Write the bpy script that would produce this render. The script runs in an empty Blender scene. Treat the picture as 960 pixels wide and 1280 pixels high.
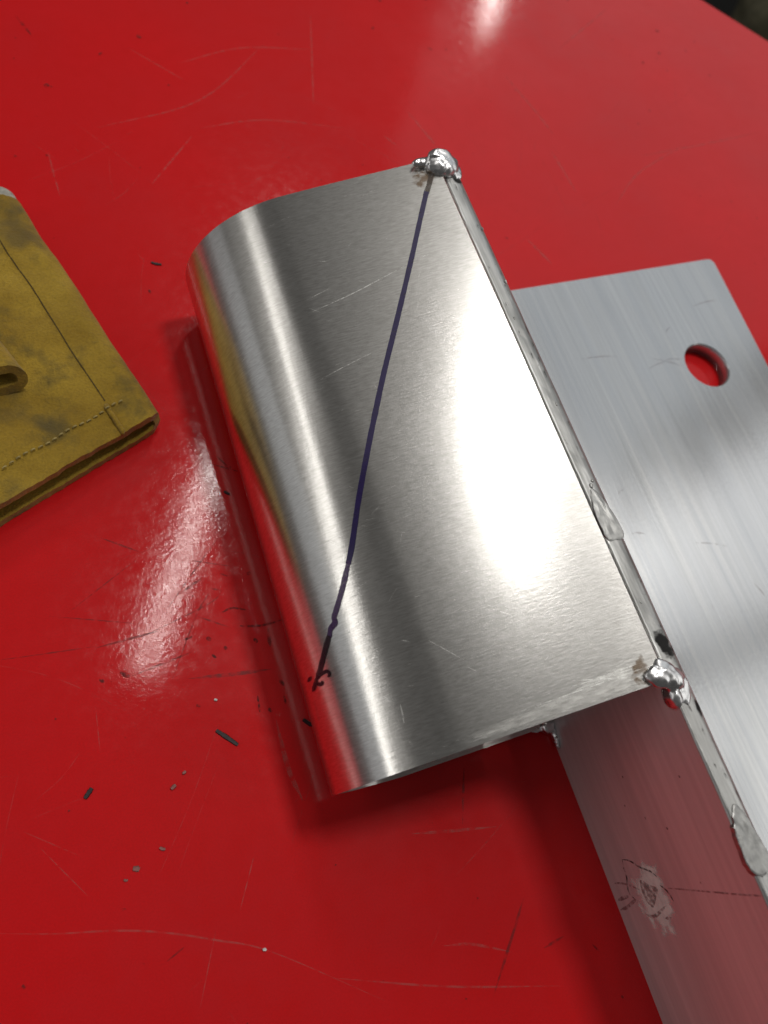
import bpy, bmesh, math, random
from mathutils import Vector, Matrix, noise
random.seed(7)
MM = 0.001
S = bpy.context.scene
C = S.collection

# ------------------------------------------------------------------ camera
cd = bpy.data.cameras.new('camera')
cd.sensor_fit = 'VERTICAL'; cd.sensor_height = 36.0; cd.lens = 26.44
cd.clip_start = 0.005; cd.clip_end = 50
cam = bpy.data.objects.new('camera', cd); C.objects.link(cam)
NADIR = Vector((-280, 431, 940)).normalized()          # straight down, in lens axes (right, down, forward)
D1 = Vector((-920, -2665, 940)); D1 -= NADIR * D1.dot(NADIR); D1.normalize()
UPV = -NADIR; XV = D1.cross(UPV)
right = Vector((XV.x, D1.x, UPV.x)); down = Vector((XV.y, D1.y, UPV.y)); fwd = Vector((XV.z, D1.z, UPV.z))
m = Matrix((right, -down, -fwd)).transposed().to_4x4()
m.translation = Vector((0, 0, 0.2))
cam.matrix_world = m
cd.dof.use_dof = True; cd.dof.focus_distance = 0.185; cd.dof.aperture_fstop = 15
S.camera = cam

# ------------------------------------------------------------------ light
w = bpy.data.worlds.new('World'); S.world = w; w.use_nodes = True
bg = w.node_tree.nodes['Background']
bg.inputs[0].default_value = (1.0, 0.97, 0.93, 1); bg.inputs[1].default_value = 0.065

def tube(name, loc, along, length, width, radiance, col=(1, .97, .92), aim=None):
    L = bpy.data.lights.new(name, 'AREA'); L.shape = 'RECTANGLE'
    L.size = length; L.size_y = width; L.color = col
    L.energy = radiance * math.pi * length * width
    o = bpy.data.objects.new(name, L); C.objects.link(o)
    x = Vector(along).normalized()
    z = (Vector(loc) - Vector(aim or (0.08, 0.08, 0))).normalized()   # lamp faces -z
    y = z.cross(x).normalized(); x = y.cross(z).normalized()
    mm = Matrix((x, y, z)).transposed().to_4x4(); mm.translation = Vector(loc)
    o.matrix_world = mm
    return o
tube('ceiling_lamp_main', (0.205, 0.69, 1.7), (.28, .50, 0), 0.62, 0.028, 54)
tube('ceiling_lamp_far', (2.22, 3.25, 1.7), (.25, .5, 0), 0.5, 0.06, 34)
tube('added_glow_back', (0.62, 1.50, 1.7), (.24, .36, 0), 0.42, 0.09, 34)  # unseen lamp, added to lift the glow on the sheet's far right
tube('added_fill_right', (0.63, 0.34, 1.75), (1, 0, 0), 0.24, 0.24, 44)  # unseen fill lamp, added to raise the light on the bench
tube('ceiling_lamp_left', (-2.6, 1.1, 1.7), (-2.85, -1.74, 0), 3.6, 0.28, 3.6)
for nm, ya, yb, rad, col in (('window_lamp_far', .66, 2.6, .47, (.90, .96, 1)), ('window_lamp_middle', .07, .47, .80, (1, 1, .99)), ('window_lamp_near', -1.1, -.035, 1.22, (1, .985, .95))):
    tube(nm, (1.6, (ya + yb) / 2, 1.35), (0, 1, 0), yb - ya, 1.7, rad, col, aim=(0, (ya + yb) / 2, 1.35))
tube('wall_glow_left', (-2.6, .6, .55), (0, 1, 0), 4.0, 1.0, .27, (.94, .97, 1), aim=(0, .6, .55))  # glowing panel added in place of the lit wall mirrored in the bend

S.view_settings.view_transform = 'Standard'; S.view_settings.look = 'None'
S.view_settings.exposure = 0; S.view_settings.gamma = 1
S.cycles.max_bounces = 8

# ------------------------------------------------------------------ materials
def mat(name):
    M = bpy.data.materials.new(name); M.use_nodes = True
    nt = M.node_tree; return M, nt, nt.nodes['Principled BSDF']
def N(nt, t, **kw):
    n = nt.nodes.new(t)
    for k, v in kw.items():
        if k.startswith('_'): setattr(n, k[1:], v)
        else: n.inputs[k].default_value = v
    return n
def coords(nt, scale=(1, 1, 1), rot=(0, 0, 0)):
    t = N(nt, 'ShaderNodeTexCoord'); mp = N(nt, 'ShaderNodeMapping', Scale=scale, Rotation=rot)
    nt.links.new(t.outputs['Object'], mp.inputs[0]); return mp.outputs[0]
def nz(nt, scale, sc=(1, 1, 1), detail=3, rough=.5, rot=(0, 0, 0)):
    n = N(nt, 'ShaderNodeTexNoise', Scale=scale, Detail=detail, Roughness=rough)
    nt.links.new(coords(nt, sc, rot), n.inputs['Vector']); return n.outputs['Fac']
def ramp(nt, src, stops):
    r = N(nt, 'ShaderNodeValToRGB'); nt.links.new(src, r.inputs[0]); e = r.color_ramp.elements
    while len(e) < len(stops): e.new(.5)
    for i, (p, c) in enumerate(stops):
        e[i].position = p; e[i].color = (c, c, c, 1) if isinstance(c, (int, float)) else (*c, 1)
    return r.outputs[0]
def rng(nt, src, a, b, c, d):
    r = N(nt, 'ShaderNodeMapRange', **{'From Min': a, 'From Max': b, 'To Min': c, 'To Max': d}); nt.links.new(src, r.inputs[0]); return r.outputs[0]
def mixc(nt, fac, a, b):
    x = N(nt, 'ShaderNodeMix', _data_type='RGBA')
    for s, v in ((0, fac), (6, a), (7, b)):
        if hasattr(v, 'links'): nt.links.new(v, x.inputs[s])
        else: x.inputs[s].default_value = v if isinstance(v, float) else (*v, 1)
    return x.outputs[2]
def mul(nt, a, b):
    x = N(nt, 'ShaderNodeMath', _operation='MULTIPLY')
    for s, v in ((0, a), (1, b)):
        if hasattr(v, 'links'): nt.links.new(v, x.inputs[s])
        else: x.inputs[s].default_value = v
    return x.outputs[0]
def bump(nt, src, strength, dist, prev=None):
    b = N(nt, 'ShaderNodeBump', Strength=strength, Distance=dist); nt.links.new(src, b.inputs['Height'])
    if prev: nt.links.new(prev, b.inputs['Normal'])
    return b.outputs[0]
def tang(nt, p, v):
    t = N(nt, 'ShaderNodeCombineXYZ'); t.inputs[0].default_value, t.inputs[1].default_value, t.inputs[2].default_value = v
    nt.links.new(t.outputs[0], p.inputs['Tangent'])

# red bench top: scuffed gloss coat over a duller red
RED, nt, p = mat('red_bench_paint')
cl = nz(nt, 14, detail=5); c2 = nz(nt, 160, detail=4)
base = mixc(nt, rng(nt, cl, .35, .7, 0, 1), (.74, .0055, .0085), (.64, .0110, .0150))
base = mixc(nt, rng(nt, c2, .42, .72, 0, .55), base, (.68, .005, .006))
base = mixc(nt, rng(nt, nz(nt, 2200, detail=2), .3, .75, 0, .45), base, (.50, .010, .012))
nt.links.new(base, p.inputs['Base Color'])
nt.links.new(rng(nt, nz(nt, 40, detail=5), .3, .7, .40, .56), p.inputs['Roughness'])
p.inputs['Coat Weight'].default_value = .5
p.inputs['Specular IOR Level'].default_value = .08
nt.links.new(rng(nt, nz(nt, 300, detail=4), .3, .7, .05, .13), p.inputs['Coat Roughness'])
b1 = bump(nt, nz(nt, 850, detail=3), .12, .00016)
nt.links.new(b1, p.inputs['Normal']); nt.links.new(b1, p.inputs['Coat Normal'])

# rolled sheet aluminium: grain runs across the bar, smear along it
SHEET, nt, p = mat('rolled_sheet_aluminium')
p.inputs['Metallic'].default_value = 1
gr = nz(nt, 1, (420, 2600, 420), 4, .6); gr2 = nz(nt, 1, (1500, 3600, 1500), 2); cloud = nz(nt, 45, detail=4)
nt.links.new(mixc(nt, rng(nt, gr, .3, .7, 0, 1), (.62, .605, .58), (.86, .85, .825)), p.inputs['Base Color'])
nt.links.new(rng(nt, cloud, .3, .7, .18, .21), p.inputs['Roughness'])
p.inputs['Anisotropic'].default_value = .62; tang(nt, p, (0, 1, 0))
bb = bump(nt, gr, .15, .00012); bb = bump(nt, gr2, .14, .00006, bb)
nt.links.new(bb, p.inputs['Normal'])

q = nt.nodes.new('ShaderNodeBsdfPrincipled'); q.inputs['Metallic'].default_value = 1; q.inputs['Roughness'].default_value = .36
nt.links.new(p.inputs['Base Color'].links[0].from_socket, q.inputs['Base Color']); nt.links.new(bb, q.inputs['Normal'])
q.inputs['Anisotropic'].default_value = .4; tang(nt, q, (0, 1, 0))
mx = N(nt, 'ShaderNodeMixShader'); mx.inputs[0].default_value = .30
nt.links.new(p.outputs[0], mx.inputs[1]); nt.links.new(q.outputs[0], mx.inputs[2]); nt.links.new(mx.outputs[0], nt.nodes['Material Output'].inputs[0])
p.inputs['Roughness'].default_value = .16

# extruded bar: draw lines along its length, cool oxide
BAR, nt, p = mat('extruded_aluminium')
p.inputs['Metallic'].default_value = .78
st = nz(nt, 1, (700, 9, 700), 3, .6); st2 = nz(nt, 1, (160, 4, 160), 3, .6); bl = nz(nt, 70, (1, .3, 1), detail=4)
col = mixc(nt, rng(nt, st, .3, .7, 0, 1), (.60, .615, .63), (.74, .745, .75))
col = mixc(nt, rng(nt, st2, .35, .7, 0, .5), col, (.57, .60, .645))
col = mixc(nt, rng(nt, bl, .5, .75, 0, .35), col, (.50, .53, .56))
nt.links.new(col, p.inputs['Base Color'])
nt.links.new(rng(nt, bl, .3, .7, .20, .26), p.inputs['Roughness'])
p.inputs['Anisotropic'].default_value = .75; tang(nt, p, (1, 0, .6))
bb = bump(nt, st, .20, .00015); bb = bump(nt, st2, .10, .0004, bb); bb = bump(nt, nz(nt, 900, detail=3), .10, .0001, bb)
nt.links.new(bb, p.inputs['Normal'])

CROWN, nt, p = mat('scuffed_bar_edge')
p.inputs['Metallic'].default_value = .85
f = nz(nt, 1, (900, 60, 900), 4, .6)
col = mixc(nt, rng(nt, f, .3, .7, 0, 1), (.36, .36, .35), (.58, .58, .57))
col = mixc(nt, rng(nt, nz(nt, 160, (1, .3, 1), detail=5), .5, .68, 0, .6), col, (.20, .20, .195))
nt.links.new(col, p.inputs['Base Color']); p.inputs['Roughness'].default_value = .42
nt.links.new(bump(nt, nz(nt, 500, (1, .3, 1), detail=4), .25, .0004), p.inputs['Normal'])
FACE, nt, p = mat('bar_side_aluminium')
p.inputs['Metallic'].default_value = .5
f = nz(nt, 1, (9, 9, 420), 4, .6)
col = mixc(nt, rng(nt, f, .3, .7, 0, 1), (.66, .66, .67), (.84, .84, .85))
col = mixc(nt, rng(nt, nz(nt, 1, (5, 5, 90), 3), .4, .7, 0, .6), col, (.56, .56, .57))
nt.links.new(col, p.inputs['Base Color']); p.inputs['Roughness'].default_value = .36
nt.links.new(bump(nt, f, .25, .0003), p.inputs['Normal'])
WELD, nt, p = mat('weld_metal')
p.inputs['Metallic'].default_value = 1
nt.links.new(mixc(nt, rng(nt, nz(nt, 600, detail=4), .40, .62, 0, 1), (.66, .66, .67), (.80, .80, .81)), p.inputs['Base Color'])
nt.links.new(rng(nt, nz(nt, 300), .3, .7, .20, .38), p.inputs['Roughness'])
nt.links.new(bump(nt, nz(nt, 350, detail=2), .06, .0004), p.inputs['Normal'])

SMEAR, nt, p = mat('scraped_aluminium')
p.inputs['Metallic'].default_value = 1
nt.links.new(mixc(nt, rng(nt, nz(nt, 500, detail=4), .35, .62, 0, 1), (.30, .30, .295), (.44, .44, .43)), p.inputs['Base Color'])
p.inputs['Roughness'].default_value = .45
nt.links.new(bump(nt, nz(nt, 700, (1, .25, 1), detail=3), .22, .0004), p.inputs['Normal'])

def ink(name, col, rough=.5, metallic=0., alpha=None, nscale=900, lo=.35, hi=.6, sc=(1, 1, 1), use_attr=False):
    """thin coating: alpha from noise and/or the mesh's own fade"""
    M, nt, p = mat(name)
    p.inputs['Base Color'].default_value = (*col, 1); p.inputs['Roughness'].default_value = rough; p.inputs['Metallic'].default_value = metallic
    a = None
    if alpha is not None:
        a = rng(nt, nz(nt, nscale, sc, detail=4), lo, hi, alpha[0], alpha[1])
    if use_attr:
        at = N(nt, 'ShaderNodeAttribute', _attribute_name='fade')
        if a is None: a = at.outputs['Fac']
        else:
            # noise eats into the faded rim
            s = N(nt, 'ShaderNodeMath', _operation='ADD'); nt.links.new(at.outputs['Fac'], s.inputs[0]); nt.links.new(rng(nt, nz(nt, nscale, sc, detail=5), .3, .7, -.45, .45), s.inputs[1])
            a = mul(nt, rng(nt, s.outputs[0], .35, .75, 0, 1), a)
    if a is not None: nt.links.new(a, p.inputs['Alpha'])
    return M
PURPLE = ink('purple_marker_ink', (.016, .006, .075), .35, alpha=(.80, 1), nscale=500)
PURPLE2 = ink('worn_purple_ink', (.055, .018, .10), .35, alpha=(.70, 1), nscale=2500)
DARKINK = ink('dark_marker_ink', (.022, .008, .016), .3, alpha=(.72, 1), nscale=1800)
BURNT = ink('scorched_ink', (.10, .075, .06), .6, alpha=(.5, .85))
SOOT = ink('weld_soot', (.006, .005, .005), .8, alpha=(.85, 1), use_attr=True, nscale=500)
TINT = ink('heat_tint', (.20, .11, .04), .5, .3, alpha=(.25, .6), use_attr=True, nscale=500)
LSCR = ink('pale_scratch', (.60, .13, .12), .5, alpha=(.02, .36), nscale=500)
LSCR2 = ink('pale_fine_scratch', (.60, .15, .14), .5, alpha=(0, .17), nscale=300)
DSCR = ink('dark_scratch', (.11, .004, .005), .5, alpha=(.0, .45), nscale=500)
GRIME = ink('black_scuff', (.06, .012, .01), .7, alpha=(.0, .7), nscale=1200)
MSCR = ink('bright_metal_scratch', (.9, .9, .88), .45, 1., alpha=(.05, .6), nscale=900)
SAND = ink('sanded_metal', (.86, .855, .83), .42, 1., alpha=(.05, .42), nscale=1, sc=(300, 1500, 300), lo=.35, hi=.65, use_attr=True)
FSCR = ink('dull_face_line', (.22, .10, .10), .6, .4, alpha=(.0, .5), nscale=900)
FPATCH = ink('frosted_heat_patch', (.86, .86, .82), .65, 0., alpha=(.6, .9), nscale=300, use_attr=True)
FDARK = ink('dark_face_mark', (.045, .035, .032), .6, .2, alpha=(.0, .75), nscale=900)

LEATHER, nt, p = mat('yellow_suede')
a1 = nz(nt, 38, detail=6, rough=.62); a2 = nz(nt, 90, detail=5, rough=.6); a3 = nz(nt, 1500, detail=3)
col = mixc(nt, rng(nt, a1, .38, .66, 0, 1), (.29, .175, .022), (.47, .305, .040))
col = mixc(nt, rng(nt, a2, .53, .70, 0, .75), col, (.115, .09, .035))
col = mixc(nt, rng(nt, nz(nt, 55, detail=4), .60, .72, 0, .55), col, (.07, .06, .04))
col = mixc(nt, rng(nt, a3, .4, .7, 0, .35), col, (.17, .115, .025))
nt.links.new(col, p.inputs['Base Color']); p.inputs['Roughness'].default_value = .95
p.inputs['Specular IOR Level'].default_value = .08
p.inputs['Sheen Weight'].default_value = .25; p.inputs['Sheen Roughness'].default_value = .5
nt.links.new(bump(nt, a3, .6, .0005, bump(nt, a2, .35, .002)), p.inputs['Normal'])
def plain(name, col, rough=.6, metallic=0., n=None):
    M, nt, p = mat(name)
    f = nz(nt, n or 800, detail=4)
    nt.links.new(mixc(nt, rng(nt, f, .35, .65, 0, 1), tuple(c * .75 for c in col), tuple(min(1, c * 1.15) for c in col)), p.inputs['Base Color'])
    p.inputs['Roughness'].default_value = rough; p.inputs['Metallic'].default_value = metallic
    nt.links.new(bump(nt, f, .4, .0003), p.inputs['Normal'])
    return M
THREAD = plain('cream_thread', (.38, .29, .10)); LINING = plain('grey_lining', (.40, .39, .34), .9)
FLAKE = plain('black_flake', (.022, .012, .014), .55); GREYC = plain('grey_crumb', (.26, .10, .09), .5, .3); WHITEC = plain('white_crumb', (.7, .7, .68), .5)
FLOOR = plain('dark_floor', (.012, .012, .011), .8, n=6); OLIVE = plain('olive_canvas', (.10, .09, .055), .95, n=60)
EDGE = plain('bench_edge', (.30, .05, .05), .5)

# ------------------------------------------------------------------ helpers
def link(name, me, M, parent=None, smooth=False):
    o = bpy.data.objects.new(name, me); C.objects.link(o)
    for x in (M if isinstance(M, (list, tuple)) else [M]): me.materials.append(x)
    if parent: o.parent = parent
    if smooth: me.polygons.foreach_set('use_smooth', [True] * len(me.polygons))
    return o
def thing(name, label, cat, group=None):
    o = bpy.data.objects.new(name, None); C.objects.link(o); o.empty_display_size = .01
    tag(o, label, cat, group); return o
def tag(o, label, cat, group=None):
    o['label'] = label; o['category'] = cat
    if group: o['group'] = group
    return o
def mesh(name, vs, fs):
    me = bpy.data.meshes.new(name); me.from_pydata([tuple(c * MM for c in v) for v in vs], [], fs); me.update(); return me
def catmull(P, n=8):
    P = [Vector(q) for q in P]
    if len(P) < 3:
        return [P[0].lerp(P[-1], i / n) for i in range(n + 1)]
    Q = [2 * P[0] - P[1]] + P + [2 * P[-1] - P[-2]]; out = []
    for i in range(1, len(Q) - 2):
        a, b, d, e = Q[i - 1:i + 3]
        for k in range(n):
            t = k / n; out.append(.5 * ((2 * b) + (d - a) * t + (2 * a - 5 * b + 4 * d - e) * t * t + (3 * b - a - 3 * d + e) * t ** 3))
    out.append(P[-1].copy()); return out
def closed(P, n):
    P = list(P); L = len(P); return catmull([Vector(p) for p in P[-2:] + P + P[:2]], n)[2 * n:(2 + L) * n]
def strip2d(pts, width, taper=.35, wob=.15, n=6, seed=0):
    """ribbon outline in a 2-D chart: list of (left, right) pairs"""
    c = catmull([Vector((x, y)) for x, y in pts], n); out = []
    L = len(c) - 1
    for i, q in enumerate(c):
        d = (c[min(i + 1, L)] - c[max(i - 1, 0)]); d = d.normalized() if d.length > 0 else Vector((1, 0))
        nn = Vector((-d.y, d.x)); f = i / L
        ww = width * .5 * (1 if taper == 0 else min(1, taper + 3 * min(f, 1 - f)))
        ww *= 1 + wob * noise.noise(Vector((q.x * .9, q.y * .9, seed * 3.1)))
        out.append((q - nn * ww, q + nn * ww))
    return out
def ribbons(name, items, chart, M, parent, kind=None):
    vs, fs = [], []
    for k, (pts, wd, tp) in enumerate(items):
        b = len(vs); pr = strip2d(pts, wd, tp, seed=k)
        for l, r in pr: vs += [chart(l.x, l.y, k), chart(r.x, r.y, k)]
        fs += [(b + 2 * i, b + 2 * i + 1, b + 2 * i + 3, b + 2 * i + 2) for i in range(len(pr) - 1)]
    o = link(name, mesh(name, vs, fs), M, parent)
    if kind: o['kind'] = kind
    return o
def patch(name, outline, chart, M, parent, rings=6, k=0, soft=1.0):
    """flat stain with a fade from middle to rim"""
    c = closed(outline, 6)
    ctr = sum(c, Vector((0, 0))) / len(c); n = len(c)
    vs = [chart(ctr.x, ctr.y, k)]; fade = [1.0]; fs = []
    for r in range(1, rings + 1):
        f = r / rings
        for q in c:
            z = ctr + (q - ctr) * f; vs.append(chart(z.x, z.y, k)); fade.append(min(1, (1 - f) / soft + (0 if soft < 1.01 else .0)))
    for i in range(n):
        j = (i + 1) % n; fs.append((0, 1 + i, 1 + j))
        for r in range(rings - 1):
            a = 1 + r * n; b2 = a + n; fs.append((a + i, b2 + i, b2 + j, a + j))
    me = mesh(name, vs, fs)
    at = me.attributes.new('fade', 'FLOAT', 'POINT'); at.data.foreach_set('value', fade)
    return link(name, me, M, parent)
def ellipse(cx, cy, rx, ry, n=10, jit=.12):
    return [(cx + rx * math.cos(t) * (1 + jit * random.uniform(-1, 1)), cy + ry * math.sin(t) * (1 + jit * random.uniform(-1, 1))) for t in [2 * math.pi * i / n for i in range(n)]]
def lump(name, balls, M, parent, voxel=.3, amp=.25, freq=.5, seed=0, flat=None, ripple=0.):
    """melted metal: overlapping ellipsoids fused into one skin, then roughened"""
    bm = bmesh.new()
    for (c, r) in balls:
        mx = Matrix.Translation(Vector(c)) @ Matrix.Diagonal((*r, 1))
        bmesh.ops.create_icosphere(bm, subdivisions=4, radius=1, matrix=mx)
    me = bpy.data.meshes.new('tmp'); bm.to_mesh(me); bm.free()
    o = bpy.data.objects.new('tmp', me); C.objects.link(o)
    md = o.modifiers.new('r', 'REMESH'); md.mode = 'VOXEL'; md.voxel_size = voxel
    sm = o.modifiers.new('s', 'SMOOTH'); sm.iterations = 10; sm.factor = .5
    bpy.context.view_layer.update()
    out = bpy.data.meshes.new_from_object(o.evaluated_get(bpy.context.evaluated_depsgraph_get()))
    bpy.data.objects.remove(o); bpy.data.meshes.remove(me)
    ns = [v.normal.copy() for v in out.vertices]
    for v, nn in zip(out.vertices, ns):
        q = v.co * freq + Vector((seed * 7.7, seed, 0))
        v.co += nn * (amp * (noise.noise(q) + .45 * noise.noise(q * 2.7)) + ripple * math.sin((v.co - Vector(balls[0][0]) + Vector((2.5, 2, 0))).length * 3.4))
        if flat is not None and v.co.z > flat: v.co.z = flat + (v.co.z - flat) * .12
        v.co *= MM
    out.name = name; out.update()
    return link(name, out, M, parent, True)

# ------------------------------------------------------------------ setting
o = link('floor', mesh('floor', [(-4000, -4000, -800), (4000, -4000, -800), (4000, 4000, -800), (-4000, 4000, -800)], [(0, 1, 2, 3)]), FLOOR); o['kind'] = 'structure'

# bench: far right edge is the one in the picture
bench = thing('work_bench', 'glossy red scratched workbench top under the metal bracket', 'workbench')
edge = [(-95, -420), (640, -420), (640, 24), (384.2, 293.8), (356.0, 323.4), (92, 600), (-95, 600)]
bm = bmesh.new()
f = bm.faces.new([bm.verts.new((x * MM, y * MM, 0)) for x, y in edge])
r = bmesh.ops.extrude_face_region(bm, geom=[f]); 
for v in [g for g in r['geom'] if isinstance(g, bmesh.types.BMVert)]: v.co.z -= .03
bmesh.ops.recalc_face_normals(bm, faces=bm.faces)
te = [e for e in bm.edges if all(abs(v.co.z) < 1e-6 for v in e.verts)]
bmesh.ops.bevel(bm, geom=te, offset=.0015, segments=3, affect='EDGES', profile=.5)
me = bpy.data.meshes.new('bench_top'); bm.to_mesh(me); bm.free()
link('bench_top', me, RED, bench)
T = lambda x, y, k=0: (x, y, .015 + .0012 * k)
T2 = lambda x, y, k=0: (x, y, .045 + .0012 * k)
T3 = lambda x, y, k=0: (x, y, .12 + .0004 * k)
LIGHT = [([(-34.6, -4.1), (-24, -8), (-12.9, -11.4), (-3.2, -15.2), (8.1, -21), (19.5, -27.7), (41.5, -46.2)], .55), ([(60, -14.7), (69.5, -17.2), (82.7, -20.4)], 1.0), ([(59.3, -41), (66.3, -43.2), (75.6, -48.4)], .8),
 ([(14.7, -17), (21.6, -5.3)], .35), ([(32.1, -38), (57.3, -49.3), (84.9, -59.6)], .6), ([(34.2, 22.4), (34, 10.1), (35.4, 1.7)], 1.6), ([(-7.6, 36.7), (-8.4, 27.1)], .35), ([(-24.4, 10.2), (-16.4, -2.9)], .3),
 ([(227.3, 186.5), (249.1, 203.7), (282.6, 218.6)], .9), ([(254, 212.9), (295.2, 219.4), (335.4, 226.6)], .8), ([(204.7, 261.6), (211, 239.8), (214.1, 226.5)], 1.4), ([(27.3, 231.7), (66.2, 245.5), (98.9, 276.7)], .8),
 ([(61.6, 264.1), (88.5, 273.9), (118.3, 274.4)], .8), ([(123.6, 294.6), (109.9, 243.8)], 1.0), ([(149.1, 239.6), (157.5, 213.3)], 1.3), ([(63, 231.4), (87.8, 235.3), (118.6, 231)], .8), ([(134.1, 226.6), (138.7, 220.1)], .9),
 ([(176.6, 171), (182.2, 158.6)], 1.6), ([(208.6, 216.4), (210.4, 194)], 1.4), ([(-27.1, 14.6), (-16.6, 5.8)], .3), ([(1.8, -32.6), (8.7, -18.7)], .3), ([(10.2, 221), (10.8, 201.8)], .8), ([(242.7, 281.1), (285.9, 311.8)], .9), ([(45.8, 271.9), (62.7, 255.7)], .7), ([(40.7, 205.6), (59.2, 227.5)], .8)]
DARK = [([(14.4, 58.4), (32.5, 75.9)], .45), ([(22.4, 70.4), (33.5, 65.9)], .35), ([(18.2, 61.5), (26.2, 65.2)], .7), ([(7, 52.5), (24.7, 56.9), (29.3, 59.8)], .35), ([(-4.8, 52.4), (11.2, 52.9)], .6), ([(1.5, 81.8), (10.6, 75.5)], .5),
 ([(-26.6, 55.1), (-4.8, 52.8)], .3), ([(25.7, 61.3), (29.3, 59.8)], .4), ([(20.9, 54.5), (29.2, 48.9)], .4), ([(15.2, 38.8), (26.2, 36.9), (36.7, 35.5)], 1.0), ([(2.2, 43.1), (17.7, 45.3)], .6), ([(-14.4, 63.4), (7.6, 55.6)], .25),
 ([(-10.8, 62.5), (9.2, 73.5)], .25), ([(11.3, 39.5), (20.9, 54.5), (25.9, 60.1)], .35), ([(38.5, 46.5), (37.7, 41)], 1.0), ([(35.5, 97.9), (42.8, 93.9)], .6), ([(37.3, 100.3), (39.8, 96.3)], .6), ([(9.8, 286.7), (13.6, 276.6)], 1.0),
 ([(83.7, -38.1), (77, -45.2), (66.8, -55.9)], .7), ([(84.1, -50.6), (90.5, -50.1)], .6), ([(-3.1, -21.4), (1.5, -19.8)], .4), ([(97.1, -54.5), (98.5, -56.9)], .5), ([(79.4, -4), (73.9, -16.9)], .6)]
SCUFF = [([(27.8, 53.8), (30.6, 54.3), (34.2, 52.9)], .55), ([(31.4, 49), (36.6, 47.7), (42.7, 47.8)], .6), ([(29.8, 64.6), (31.7, 63.4)], .4), ([(37.8, 27.8), (37.7, 25.7)], .6), ([(31.2, 29.7), (30.7, 25.5)], .5), ([(16.5, 48.9), (18.7, 49.4)], .7),
 ([(37.9, 32.1), (38.5, 30.4)], 1.0), ([(22.2, 48.1), (23.2, 47.1)], 1.1), ([(-5.3, 44.5), (-4.6, 43.3)], .9), ([(-.4, 44.8), (1.6, 43)], 1.1), ([(22.5, 43.3), (23.3, 42.2)], .6), ([(34.1, 44.7), (34.8, 43.4)], .9), ([(33, 25.9), (33.7, 24.7)], .8), ([(26, 44.6), (26.6, 43.6)], .9)]
ribbons('pale_scratch', [(p, w * .75, .15) for p, w in LIGHT], T, LSCR, bench, 'stuff')
ribbons('dark_scratch', [(p, w, .1) for p, w in DARK], T2, DSCR, bench, 'stuff')
ribbons('black_scuff', [(p, w, .35) for p, w in SCUFF], lambda x, y, k=0: (x, y, .085 + .0012 * k), GRIME, bench, 'stuff')
fine = []
for i in range(230):
    x = random.uniform(-60, 330); y = random.uniform(-90, 320); a = random.gauss(.6, .9); L = random.choice([4, 8, 12, 25, 40]) * random.uniform(.6, 1.4)
    b2 = a + random.uniform(-.25, .25)
    p1 = (x + L * .5 * math.cos(a), y + L * .5 * math.sin(a)); p2 = (p1[0] + L * .5 * math.cos(b2), p1[1] + L * .5 * math.sin(b2))
    fine.append(([(x, y), p1, p2], random.uniform(.1, .28), .1))
dust = []
for i in range(240):
    x = random.uniform(-45, 330); y = random.uniform(-90, 320); a = random.uniform(0, 6.3); L = random.choice([.25, .3, .4, .5, .9]) * (1 + y / 300)
    dust.append(([(x, y), (x + L * math.cos(a), y + L * math.sin(a))], L * random.uniform(.4, .9), .6))
ribbons('dark_dust', dust, lambda x, y, k=0: (x, y, .2 + .0004 * k), GRIME, bench, 'stuff')
ribbons('fine_scratch', fine, T3, LSCR2, bench, 'stuff')

# ------------------------------------------------------------------ bracket
br = thing('welded_bracket', 'aluminium bracket of rolled sheet with purple line tacked to a drilled angle bar', 'metal bracket')
XL, XR, ZT, TH = 108.0, 114.4, 58.4, 5.8
Y0, Y1 = -260.0, 149.0
# section of the upright leg, counter-clockwise, rounded at the crown
prof = [(XL, 0.0), (XR, 0.0), (XR, TH), (XR, ZT - 3.4)]
for i in range(1, 7):
    t = i / 6 * math.pi / 2; prof.append((XR - 3.4 + 3.4 * math.cos(t), ZT - 3.4 + 3.4 * math.sin(t)))
for i in range(0, 4):
    t = math.pi / 2 + i / 3 * math.pi / 2; prof.append((XL + .7 + .7 * math.cos(t), ZT - .7 + .7 * math.sin(t)))
vs, fs = [], []; ny = 130; n = len(prof)
for j in range(ny + 1):
    y = Y0 + (Y1 - Y0) * j / ny
    for k, (x, z) in enumerate(prof):
        if k > 3:
            x += .10 * noise.noise(Vector((y * .13, z, 3.0))); z += .10 * noise.noise(Vector((y * .21, x, 9.0)))
        vs.append((x, y, z))
for j in range(ny):
    for k in range(n): fs.append((j * n + k, (j + 1) * n + k, (j + 1) * n + (k + 1) % n, j * n + (k + 1) % n))
fs.append(tuple(range(n))); fs.append(tuple(ny * n + k for k in reversed(range(n))))
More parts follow.
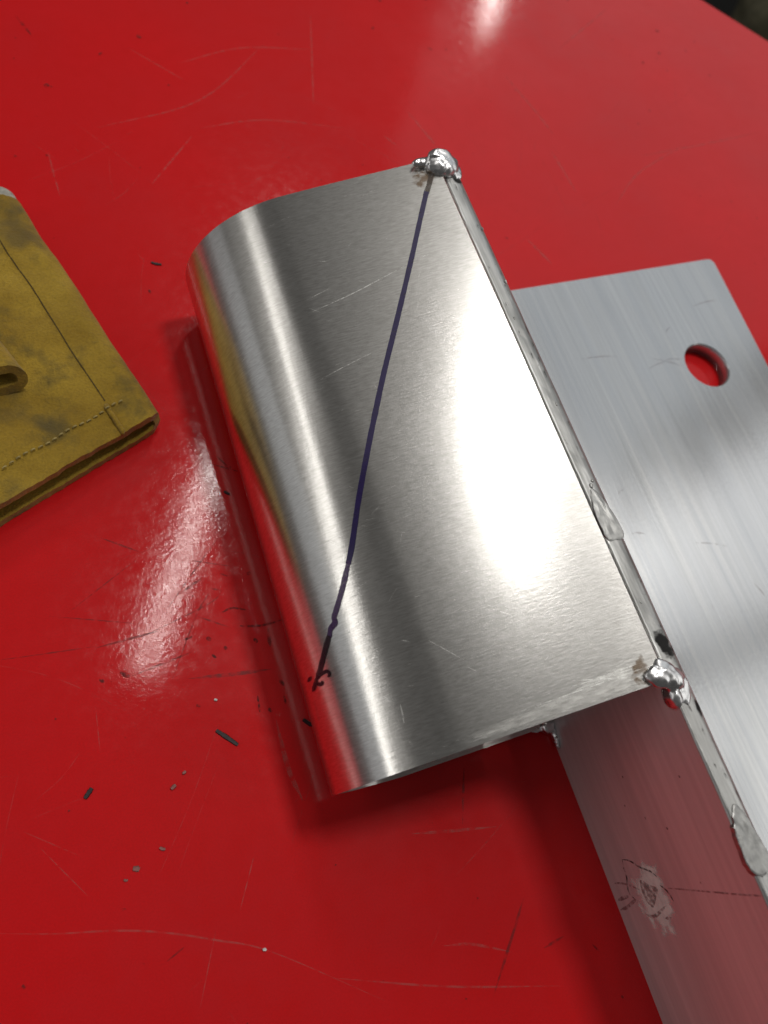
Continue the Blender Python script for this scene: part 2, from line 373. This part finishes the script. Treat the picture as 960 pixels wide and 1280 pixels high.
# flat leg with its drilled hole, joined to the upright
HX, HY, HR = 223.2, 102.0, 9.35; NH = 64
outl = [(XR, 141.8), (158, 144.6), (251.0, 150.3), (253.2, 150.0), (254.4, 148.0), (251.9, 98.4), (249.5, 40.0), (247, -260), (XR, -260)]
bm = bmesh.new()
for v in vs: bm.verts.new(Vector(v) * MM)
bm.verts.ensure_lookup_table()
for q in fs:
    try: bm.faces.new([bm.verts[i] for i in q])
    except ValueError: pass
def ring_poly(z):
    return [Vector((x, y, z)) * MM for x, y in outl]
def hole_ring(z, rr):
    return [Vector((HX + rr * math.cos(2 * math.pi * i / NH), HY + rr * math.sin(2 * math.pi * i / NH), z)) * MM for i in range(NH)]
def band(a, b):
    for i in range(len(a)):
        j = (i + 1) % len(a); bm.faces.new((a[i], a[j], b[j], b[i]))
def fill(outer, inner):
    es = []
    for L in (outer, inner):
        for i in range(len(L)):
            e = bm.edges.get((L[i], L[(i + 1) % len(L)])) or bm.edges.new((L[i], L[(i + 1) % len(L)])); es.append(e)
    bmesh.ops.triangle_fill(bm, use_beauty=True, use_dissolve=False, edges=es)
ctr = Vector((190, 20, 0)) * MM
def inset(L, d):
    out = []
    n_ = len(L)
    for i in range(n_):
        a, b_, c_ = L[i - 1], L[i], L[(i + 1) % n_]
        d1 = (b_ - a).normalized(); d2 = (c_ - b_).normalized()
        n1 = Vector((-d1.y, d1.x, 0)); n2 = Vector((-d2.y, d2.x, 0)); s = (n1 + n2); s = s / max(.3, s.length_squared / 2)
        out.append(b_ - s * d * MM)
    return out
top_o = [bm.verts.new(v) for v in inset(ring_poly(TH), .45)]
mid_o = [bm.verts.new(v) for v in ring_poly(TH - .6)]
bot_o = [bm.verts.new(v) for v in ring_poly(0.02)]
h0 = [bm.verts.new(v) for v in hole_ring(TH, HR + .35)]
h1 = [bm.verts.new(v) for v in hole_ring(TH - .35, HR)]
h2 = [bm.verts.new(v) for v in hole_ring(0.02, HR)]
fill(top_o, h0); band(top_o, mid_o); band(mid_o, bot_o); band(h0, h1); band(h1, h2); fill(bot_o, h2)
bmesh.ops.recalc_face_normals(bm, faces=bm.faces)
me = bpy.data.meshes.new('angle_bar'); bm.to_mesh(me); bm.free()
bar = link('angle_bar', me, [BAR, CROWN, FACE], br)
for pg in me.polygons:
    c = pg.center / MM
    if c.z > ZT - 3.2 and c.y > Y0 + .5 and c.y < Y1 - .5: pg.material_index = 1
    elif pg.normal.x < -.9 and c.x < XL + .5: pg.material_index = 2
    pg.use_smooth = (c.z > ZT - 3.5 and c.z < ZT - .05) or ((Vector((c.x - HX, c.y - HY)).length < HR + .1))

# bent sheet
PR = catmull([(107.0, 59.2), (82.1, 52.5), (66, 48.0), (60, 46), (55.35, 43.7), (51.5, 41.2), (46.96, 37.2), (43, 32.0), (40.4, 26.5), (39.25, 21.0), (39.6, 15), (42, 9), (46, 4.6), (52, 2.0), (60, 1.1), (80, 1.1), (107, 1.3)], 10)
AL = [0.0]
for a, b in zip(PR, PR[1:]): AL.append(AL[-1] + (b - a).length)
def warp(x, y, z, s):
    return .16 * noise.noise(Vector((x * .03, y * .022, z * .03))) * min(1, max(0, 1 - (s - 45) / 20))
def on_sheet(s, y, k=0, lift=.03):
    i = 0
    while i < len(AL) - 2 and AL[i + 1] < s: i += 1
    f = (s - AL[i]) / (AL[i + 1] - AL[i]); q = PR[i].lerp(PR[i + 1], f)
    d = (PR[i + 1] - PR[i]).normalized(); nn = Vector((d.y, -d.x))
    w_ = warp(q.x, y, q.y, s); q = q + nn * (lift + .004 * k); return (q.x, y, q.y + w_)
def sheet_pts(off):
    out = []
    for i, q in enumerate(PR):
        d = (PR[min(i + 1, len(PR) - 1)] - PR[max(i - 1, 0)]).normalized(); out.append(q - Vector((d.y, -d.x)) * off)
    return out
outer, inner = sheet_pts(0), sheet_pts(1.0); n = len(PR)
vs, fs = [], []; ny = 60
for j in range(ny + 1):
    for L in (outer, inner):
        for i, q in enumerate(L):
            ya = .25 if AL[i] < 95 else .25 - 1.15 * min(1, (AL[i] - 95) / 22); yb = 151.0
            y = ya + (yb - ya) * j / ny
            dz = warp(PR[i].x, y, PR[i].y, AL[i])
            vs.append((q.x, y, q.y + dz))
W = 2 * n
for j in range(ny):
    for i in range(n - 1):
        a = j * W + i; fs.append((a, a + W, a + W + 1, a + 1))
        a += n; fs.append((a, a + 1, a + W + 1, a + W))
    for i in (0, n - 1):
        a = j * W + i; fs.append((a, a + n, a + W + n, a + W))
for j in (0, ny):
    for i in range(n - 1):
        a = j * W + i; fs.append((a, a + 1, a + n + 1, a + n))
bm = bmesh.new(); me = mesh('bent_sheet', vs, fs); bm.from_mesh(me)
bmesh.ops.recalc_face_normals(bm, faces=bm.faces); bm.to_mesh(me); bm.free()
sheet = link('bent_sheet', me, SHEET, br, True)
e = sheet.modifiers.new('split', 'EDGE_SPLIT'); e.split_angle = math.radians(40)
SH = lambda s, y, k=0: on_sheet(s, y, k)
SHL = lambda lift: (lambda s, y, k=0: on_sheet(s, y, k, lift))

# marker line: one stroke, browned by the weld at its top, worn on the bend
mk = [(6.03, 140.57), (10.81, 132.1), (16.67, 121.58), (25.76, 105.68), (34.57, 90.59), (41.07, 78.77), (44.62, 72.12), (50.76, 60.36), (55.43, 50.86), (57.8, 46.78)]
ribbons('marker_line', [(mk, 1.38, 0)], SHL(.10), PURPLE, sheet)
ribbons('scorched_marker_line', [([(2.9, 145.6), (4.6, 142.6), (6.9, 139.2)], 1.5, 0)], SHL(.07), BURNT, sheet)
ribbons('worn_marker_line', [([(57.4, 47.4), (60.87, 42.08), (63.9, 38.1), (65.2, 36.6), (65.3, 35.3), (66.9, 34.6), (67.6, 33.6), (68.24, 32.7)], 1.4, .7), ([(66.9, 34.6), (65.6, 35.5), (65.0, 36.4)], 1.1, .6)], SHL(.13), PURPLE2, sheet)
ribbons('smudged_marker_line', [([(67.9, 33.2), (70.99, 29.86), (73.78, 26.98), (75.6, 25.7)], 1.5, .75), ([(75.0, 25.83), (73.29, 26.06), (71.54, 26.05), (71.1, 25.15), (71.8, 24.81)], .8, .5), ([(75.2, 26.09), (77.13, 24.56), (79.0, 23.54)], 1.2, .3), ([(76.39, 24.54), (74.61, 24.0), (74.0, 24.57)], .9, .4), ([(80.02, 26.13), (77.84, 26.69)], .8, .2)], SHL(.18), DARKINK, sheet)
SC = [([(47.78, 112.84), (35.29, 115.05), (19.75, 119.07)], .22), ([(50.3, 93.59), (36.38, 96.67)], .16), ([(47.04, 116.87), (40.31, 118.46)], .14), ([(37.87, 88.1), (37.77, 84.57)], .25), ([(19.48, 6.41), (5.12, 2.65)], .28), ([(15.3, 5.23), (2.34, 5.36)], .22),
 ([(22.67, 5.49), (3.11, 4.52)], .2), ([(56.31, 13.4), (56.5, 11.2), (56.83, 9.21)], .35), ([(57.07, 5.85), (56.62, 4.51)], .5), ([(70.15, 109.14), (67.73, 109.58)], .15), ([(46.08, 24.28), (40.09, 17.75)], .12), ([(51.89, 26.29), (50, 25.25)], .22), ([(34.35, 3.88), (2.52, 4.15)], .2), ([(19.39, 4.43), (11.87, 4.48)], .2)]
for i in range(90):
    s = random.uniform(2, 62); y = random.uniform(3, 146); L = random.uniform(.5, 4); a = random.gauss(0, .5)
    SC.append(([(s, y), (s + L * math.cos(a), y + L * math.sin(a))], random.uniform(.04, .09)))
ribbons('bright_scratch', [(p, w, .15) for p, w in SC], SHL(.02), MSCR, sheet, 'stuff')
patch('sanded_edge_band', [(60, .9), (45, 3.2), (30, 3.6), (15, 5.0), (3, 7.2), (2.2, 1.2), (20, .7), (42, .6)], SHL(.012), SAND, sheet, soft=.5)
patch('heat_tint_patch', ellipse(4.5, 145.0, 5.5, 4.5), SHL(.05), TINT, sheet)
patch('heat_tint_patch', ellipse(4.0, 3.6, 4.0, 4.2), SHL(.05), TINT, sheet)

# welds
lump('corner_weld', [((108, 148.4, 59.2), (5.2, 4.2, 2.5)), ((104.0, 149.6, 58.9), (4.8, 1.7, 1.1)), ((107.6, 150.2, 61.0), (3.8, 2.1, 1.1)), ((111.6, 147.6, 58.0), (2.9, 4.0, 1.7))], WELD, br, amp=.24, freq=.34, seed=1, ripple=.07)
lump('corner_weld', [((106.8, 1.5, 58.9), (4.0, 3.0, 1.5)), ((108.6, .2, 58.9), (3.0, 2.6, 1.5)), ((104.4, 2.2, 58.8), (2.2, 1.3, .8)), ((107.0, 3.6, 58.9), (1.6, 1.6, .9)), ((108.1, -3.2, 56.9), (1.5, 3.2, 2.6)), ((110.4, -1.8, 58.1), (2.6, 4.6, .75))], WELD, br, amp=.26, freq=.34, seed=2, ripple=.07)
lump('corner_weld', [((106.4, -.8, 2.4), (2.4, 2.2, 1.9)), ((107.6, -4.2, 2.0), (.9, 3.4, 1.5)), ((103.6, -.8, 1.6), (2.6, .9, .8))], WELD, br, amp=.35, seed=3)
lump('corner_weld', [((106.4, 150.4, 2.4), (2.6, 2.4, 2.0)), ((107.4, 148, 2.2), (1.2, 3.2, 1.5))], WELD, br, amp=.3, seed=4)
def shaved(name, outline, z0, z1, seed):
    """flat scraped pad of weld left on the crown, with a torn rim"""
    c = closed(outline, 5)
    c = [q + Vector((noise.noise(Vector((q.x * 1.3, q.y * 1.3, seed))), noise.noise(Vector((q.x * 1.3, q.y * 1.3, seed + 5))))) * .3 for q in c]
    ctr = sum(c, Vector((0, 0))) / len(c); n = len(c); vs, fs = [], []
    for f, z in ((1.04, z0), (1.0, z1 - .1), (.93, z1), (.6, z1 + .04), (.25, z1 + .02)):
        for q in c:
            p = ctr + (q - ctr) * f; vs.append((p.x, p.y, z + (.09 * noise.noise(Vector((p.x * .8, p.y * .5, seed))) if f < 1.03 else 0)))
    for r in range(4):
        for i in range(n):
            j = (i + 1) % n; fs.append((r * n + i, r * n + j, r * n + n + j, r * n + n + i))
    fs.append(tuple(4 * n + i for i in range(n)))
    return link(name, mesh(name, vs, fs), SMEAR, br)
P1 = [(109.8, 46.2), (111.6, 44.6), (112.9, 39.7), (113.2, 33.8), (110.6, 33.0), (108.3, 34.0), (108.2, 40.6)]
P2 = [(110.1, -27.0), (111.6, -28.8), (112.6, -34.1), (112.8, -38.6), (110, -41), (107.3, -39.0), (107.2, -35.0), (107.8, -31.0)]
shaved('ground_tack', P1, 57.6, 58.66, 3)
shaved('ground_tack', P2, 57.5, 58.68, 8)
lump('weld_burr', [((110.4, 47.2, 58.4), (.6, .8, .4)), ((111.3, 48.4, 58.4), (.5, .5, .35))], SMEAR, br, voxel=.15, amp=.15, freq=1, seed=5)
for c in ((110.0, 96.3), (112.3, 108.0), (111.0, 70.0), (112.6, 126), (109.8, 18.0)):
    lump('pit_burr', [((c[0], c[1], 58.35), (.35, .7, .22))], SMEAR, br, voxel=.12, amp=.15, freq=2, seed=c[1])
BT = lambda x, y, k=0: (x, y, ZT + .12 + .004 * k + (math.sqrt(max(0, 3.4 ** 2 - max(0, x - XR + 3.4) ** 2)) - 3.4))
patch('weld_soot', ellipse(110.9, 7.4, 2.9, 4.2), BT, SOOT, bar, soft=.75)
patch('weld_soot', ellipse(111.6, 143.4, 2.6, 1.3), BT, SOOT, bar, soft=.75, k=3)
patch('weld_soot', ellipse(112.6, -6.5, .9, 3.0), BT, SOOT, bar, k=6)
pits = []
for i in range(70):
    x = random.choice([random.uniform(109, 112), random.uniform(111.4, 112.6), random.uniform(111.4, 112.6)]); y = random.uniform(-60, 142); L = random.uniform(.4, 2.6)
    pits.append(([(x, y), (x + random.uniform(-.25, .25), y + L)], random.uniform(.12, .35), .2))
ribbons('dark_pit', pits, lambda x, y, k=0: (x, y, BT(x, y)[2] + .02 + .001 * k), FDARK, bar, 'stuff')

# marks on the upright's outer face
FC = lambda lift: (lambda y, z, k=0: (XL - lift - .003 * k, y, z))
patch('frosted_patch', [(-36.5, 22), (-36.2, 26), (-41, 25.5), (-46, 27), (-52, 24.2), (-57.4, 22), (-57.6, 16.5), (-53.5, 11.5), (-49.5, 9.6), (-44.5, 10), (-40, 14), (-38, 18)], FC(.02), FPATCH, bar, soft=.55)
ribbons('dark_crack', [([(-37.3, 11.3), (-39.6, 10.4), (-41.4, 10.2), (-45.3, 8.3), (-47.3, 10.5)], .55, .2), ([(-37.3, 11.3), (-37.6, 14.5), (-39.1, 18.1), (-40.2, 22.4), (-41.9, 24.2)], .5, .2), ([(-43.2, 23.6), (-44.4, 25.6), (-46.8, 26.6)], .6, .2)], FC(.05), FDARK, bar)
ribbons('dull_crack', [([(-47.6, 1.6), (-46.9, 4.5), (-46.3, 7.6)], .9, .3), ([(-50, .9), (-49.2, 4.5), (-47.9, 7.9), (-46.9, 10.8)], .8, .3), ([(-50.3, 11.9), (-50.6, 15.9), (-47.8, 22.8)], .8, .2), ([(-50.8, 20.3), (-50.5, 23.1)], .7, .2), ([(-43.3, 2.9), (-43.2, 6), (-43.5, 9.3), (-44.5, 14)], .5, .3), ([(-43.7, 26.4), (-43.9, 39.6), (-44.1, 51.2), (-44.1, 57.5)], .38, .6)], FC(.08), FSCR, bar)
patch('core_mark', [(-42.2, 15.8), (-43.2, 19), (-43.9, 22.1), (-46.0, 20), (-48.6, 16.6), (-46, 14.6)], FC(.045), FSCR, bar)
ribbons('face_speck', [([(y, z), (y - .5, z + .25)], .5, .5) for y, z in ((-24.2, 22.1), (-19.4, 48), (-27.5, 28.8), (-41.9, 39.6), (-17.5, 26.4), (-30.1, 35.7))], FC(.05), FDARK, bar, 'stuff')
PF = lambda x, y, k=0: (x, y, TH + .03 + .004 * k)
ribbons('plate_scratch', [([(x, y), (x + dx * .5, y + dy * .5 + .4), (x + dx, y + dy)], .28, .2) for x, y, dx, dy in ((196, 104, 10, 2), (200, 108, 12, -5), (205, 106.5, 8, -.6), (180, 38, 12, -4), (160, 60, 3, 1), (195, 20, 2, -5), (230, 128, 14, 2), (170, 112, 16, -1), (212, 118, 3, 2), (150, -4, 1, 2), (175, 16, .6, 1.2), (158, 46, 5, -1))], PF, FSCR, bar, 'stuff')

# ------------------------------------------------------------------ suede cuff
cuff = thing('suede_cuff', 'yellow suede welding sleeve folded flat on the bench with stitched hem', 'leather sleeve')
O = Vector((24.2, 112.6)); U = Vector((-.2986, .9544)); V = Vector((-.905, -.425)).normalized()
def loop_profile(zb, gap, th, length, fold, groove=None, puff=1.0, n=26):
    """folded layer seen from its open end: outer line then inner line, both from top tail round the fold to bottom tail"""
    out, inn = [], []
    R = (gap + 2 * th) / 2; zc = zb + R
    for i in range(n + 1):
        v = length * (1 - i / n) + R * (i / n) if True else 0
        z = zc + R + puff * math.sin(min(1, (v - R) / length * 1.6) * math.pi * .5)
        out.append([v, z]); inn.append([v, z - th])
    if groove:
        for q in out:
            d = abs(q[0] - groove)
            q[1] += .55 if q[0] < groove else 0
    for i in range(1, 12):
        t = math.pi / 2 + math.pi * i / 12
        out.append([R + R * math.cos(t) * fold, zc + R * math.sin(t)]); inn.append([R + (R - th) * math.cos(t) * fold, zc + (R - th) * math.sin(t)])
    for i in range(n + 1):
        v = R + (length - R) * i / n; out.append([v, zb]); inn.append([v, zb + th])
    return out, inn
def fold_mesh(name, O, U, V, u0, u1, pr, M, parent, ny=60, seed=0, wob=.5, round_top=0, u0fn=None):
    out, inn = pr; n = len(out); vs, fs = [], []
    for j in range(ny + 1):
        for L in (out, inn):
            for v, z in L:
                us = u0 + (u0fn(v, z) if u0fn else 0)
                ue = u1 - round_top * max(0, 1 - v / 9) ** 2
                u = us + (ue - us) * j / ny
                d = wob * noise.noise(Vector((u * .09, v * .09, seed))) + .35 * wob * noise.noise(Vector((u * .3, v * .3, seed + 4)))
                e = .35 * noise.noise(Vector((v * .5, z * .2, seed + 9))) if j == 0 else 0
                P = O + U * (u + e) + V * (v + .6 * noise.noise(Vector((u * .05, 1, seed))))
                vs.append((P.x, P.y, max(.12, z + (d if z > 3 else abs(d) * .15))))
    W = 2 * n
    for j in range(ny):
        for i in range(n - 1):
            a = j * W + i; fs.append((a, a + 1, a + W + 1, a + W)); a += n; fs.append((a, a + W, a + W + 1, a + 1))
        for i in (0, n - 1):
            a = j * W + i; fs.append((a, a + W, a + W + n, a + n))
    for j in (0, ny):
        for i in range(n - 1):
            a = j * W + i; fs.append((a, a + n, a + n + 1, a + 1))
    me = mesh(name, vs, fs); bm = bmesh.new(); bm.from_mesh(me); bmesh.ops.recalc_face_normals(bm, faces=bm.faces); bm.to_mesh(me); bm.free()
    o = link(name, me, M, parent, True)
    es = o.modifiers.new('split', 'EDGE_SPLIT'); es.split_angle = math.radians(55)
    return o
body = fold_mesh('sleeve_body', O, U, V, 0, 88, loop_profile(.2, 3.8, 2.3, 90, 1.0, groove=12.2, puff=1.2, n=60), LEATHER, cuff, seed=1, wob=.8, round_top=3, u0fn=lambda v, z: (-.8 if z < 4 else 0) + 1.6 * max(0, 1 - v / 5) ** 2 + .5 * noise.noise(Vector((v * .07, 2, 2))))
def zt(v): return .2 + 8.4 + 1.2 * math.sin(min(1, max(0, (v - 4.2)) / 90 * 1.6) * math.pi * .5)
fold_mesh('pale_lining', O + U * 87, U, V, 0, 7, loop_profile(.6, 3.0, 2.0, 88, 1.0, puff=1.0), LINING, cuff, ny=8, seed=2, wob=.4, round_top=5)
for i in range(26):
    v = 8 + i * 2.05; P = O + U * (8.3 + .3 * math.sin(i)) + V * v; Q = P + V * 1.25
    z = zt(v) + (.75 if v < 12.2 else .25) + .35
    bmv, bmf = [], []
    d = (Q - P).normalized(); nn = Vector((-d.y, d.x))
    for t in range(5):
        f = t / 4; c = P.lerp(Q, f); h = .28 * math.sin(math.pi * f)
        for a in range(6):
            an = 2 * math.pi * a / 6; q = c + nn * (.26 * math.cos(an)); bmv.append((q.x, q.y, z - .1 + h + .22 * math.sin(an)))
    bmf = [(t * 6 + a, t * 6 + (a + 1) % 6, t * 6 + 6 + (a + 1) % 6, t * 6 + 6 + a) for t in range(4) for a in range(6)]
    link('stitch', mesh('stitch', bmv, bmf), THREAD, cuff, True)
ridge = []
lump('seam_ridge', [((O + U * u + V * 12.6).to_3d() + Vector((0, 0, zt(12.6) + .35)), (.8, 1.3, .75)) for u in (.6, 2, 3.4, 4.8, 6.2, 7.6, 9)], LEATHER, cuff, voxel=.3, amp=.15, seed=8)
SEAM = plain('seam_shade_tone', (.085, .055, .014), .95)
def cord(name, pts, rad, M, parent):
    vs, fs = [], []; L = len(pts) - 1
    for i, q in enumerate(pts):
        d = (pts[min(i + 1, L)] - pts[max(i - 1, 0)]).normalized(); a = d.cross(Vector((0, 0, 1))).normalized(); b_ = a.cross(d)
        for k in range(6):
            t = 2 * math.pi * k / 6; v = q + a * (rad * math.cos(t)) + b_ * (rad * math.sin(t)); vs.append(tuple(v))
    fs = [(i * 6 + k, i * 6 + (k + 1) % 6, i * 6 + 6 + (k + 1) % 6, i * 6 + 6 + k) for i in range(L) for k in range(6)]
    return link(name, mesh(name, vs, fs), M, parent, True)
def cuff_top(u, v):
    d = .8 * noise.noise(Vector((u * .09, v * .09, 1))) + .35 * .8 * noise.noise(Vector((u * .3, v * .3, 5)))
    P = O + U * u + V * (v + .6 * noise.noise(Vector((u * .05, 1, 1)))); return Vector((P.x, P.y, zt(v) + d))
cord('seam_shade_cord', [cuff_top(11 + i * 1.5, 12.25) + Vector((0, 0, .0)) for i in range(51)], .30, SEAM, cuff)  # dark cord laid in the seam groove to paint the crease's shade
O2 = Vector((-8.4, 126.3)); U2 = Vector((-.40, .916)); V2 = Vector((-.99, -.14)).normalized()
fold_mesh('folded_flap', O2, U2, V2, 0, 60, loop_profile(9.8, 4.4, 2.5, 60, 1.0, puff=.8), LEATHER, cuff, seed=3, wob=.5, u0fn=lambda v, z: -.25 * (18 - z))

# ------------------------------------------------------------------ crumbs on the bench
def flake(p, q, wd, th, M, name, label, cat, group=None, seed=0):
    c = catmull([Vector(p), (Vector(p) + Vector(q)) / 2 + Vector((random.uniform(-.2, .2), random.uniform(-.2, .2))), Vector(q)], 4)
    L = len(c) - 1; vs, fs = [], []
    for i, x in enumerate(c):
        d = (c[min(i + 1, L)] - c[max(0, i - 1)]).normalized(); nn = Vector((-d.y, d.x)); f = i / L
        ww = wd * .5 * (.55 + .45 * math.sin(math.pi * (.15 + .7 * f))) * (1 + .3 * noise.noise(Vector((i * .9, seed, 0))))
        for sx, z in ((-1, .05), (1, .05), (.7, th), (-.7, th)): vs.append((x.x + nn.x * ww * sx, x.y + nn.y * ww * sx, z * (1 + .3 * noise.noise(Vector((i, seed, 5)))) if z > .1 else .05))
    for i in range(L):
        for a in range(4): fs.append((i * 4 + a, i * 4 + (a + 1) % 4, i * 4 + 4 + (a + 1) % 4, i * 4 + 4 + a))
    fs += [(3, 2, 1, 0), tuple(L * 4 + a for a in range(4))]
    return tag(link(name, mesh(name, vs, fs), M), label, cat, group)
G = 'black flakes lying on the bench'
flake((19, 24.2), (23.3, 19.2), 1.2, .4, FLAKE, 'black_flake', 'long black flake on the red bench left of the rolled bend near end', 'flake', G, 1)
flake((-13.5, 17.7), (-11.6, 19.5), 1.2, .4, FLAKE, 'black_flake', 'short black flake alone on the lower left of the bench', 'flake', G, 2)
flake((33.6, 172.5), (36.6, 171.3), 1.0, .4, FLAKE, 'black_flake', 'thin black flake between the suede sleeve and the rounded far end', 'flake', G, 3)
flake((36.8, 88.7), (38.1, 87.4), .9, .4, FLAKE, 'black_flake', 'tiny black flake beside the bend above the lamp glare', 'flake', G, 4)
flake((41.0, 20.6), (43.4, 18.2), 1.1, .5, FLAKE, 'black_flake', 'dark flake half under the bend by the marker smudge', 'flake', G, 5)
G = 'pale crumbs lying on the bench'
flake((5.6, 13.8), (6.8, 14.4), 1.0, .6, GREYC, 'grey_crumb', 'largest grey crumb in the short smear below the long black flake', 'crumb', G, 1)
flake((8.9, 16.6), (9.7, 16.9), .8, .5, GREYC, 'grey_crumb', 'small grey crumb at the upper end of the short smear', 'crumb', G, 2)
flake((-6.2, -.5), (-4.9, -1.2), 1.3, .25, GREYC, 'grey_crumb', 'flat grey speck in the lower left of the bench', 'crumb', G, 3)
flake((.4, 2.0), (1.5, 1.2), .8, .4, GREYC, 'grey_crumb', 'thin grey sliver right above the flat grey speck', 'crumb', G, 4)
flake((17.6, -26.6), (18.3, -26.9), .7, .5, WHITEC, 'white_crumb', 'single white crumb near the bottom of the bench', 'crumb', G, 5)
flake((20.3, 31.8), (21.0, 31.4), .7, .5, WHITEC, 'white_crumb', 'tiny white crumb under the streak of lamp glare', 'crumb', G, 6)
flake((-8.5, -2.1), (-7.7, -2.5), .6, .3, GREYC, 'grey_crumb', 'tiny crumb left of the flat grey speck', 'crumb', G, 7)

# olive canvas heap beyond the corner of the bench, far below
bm = bmesh.new(); bmesh.ops.create_icosphere(bm, subdivisions=5, radius=1)
for v in bm.verts:
    d = 1 + .22 * noise.noise(v.co * 2.1) + .1 * noise.noise(v.co * 5.3); v.co = Vector((v.co.x * .20 * d, v.co.y * .17 * d, v.co.z * .22 * d))
me = bpy.data.meshes.new('canvas_heap'); bm.to_mesh(me); bm.free()
hp = tag(link('canvas_heap', me, OLIVE, None, True), 'dull olive canvas heap on the floor beyond the bench corner', 'canvas heap')
hp.location = (1.52, 1.05, -.58)
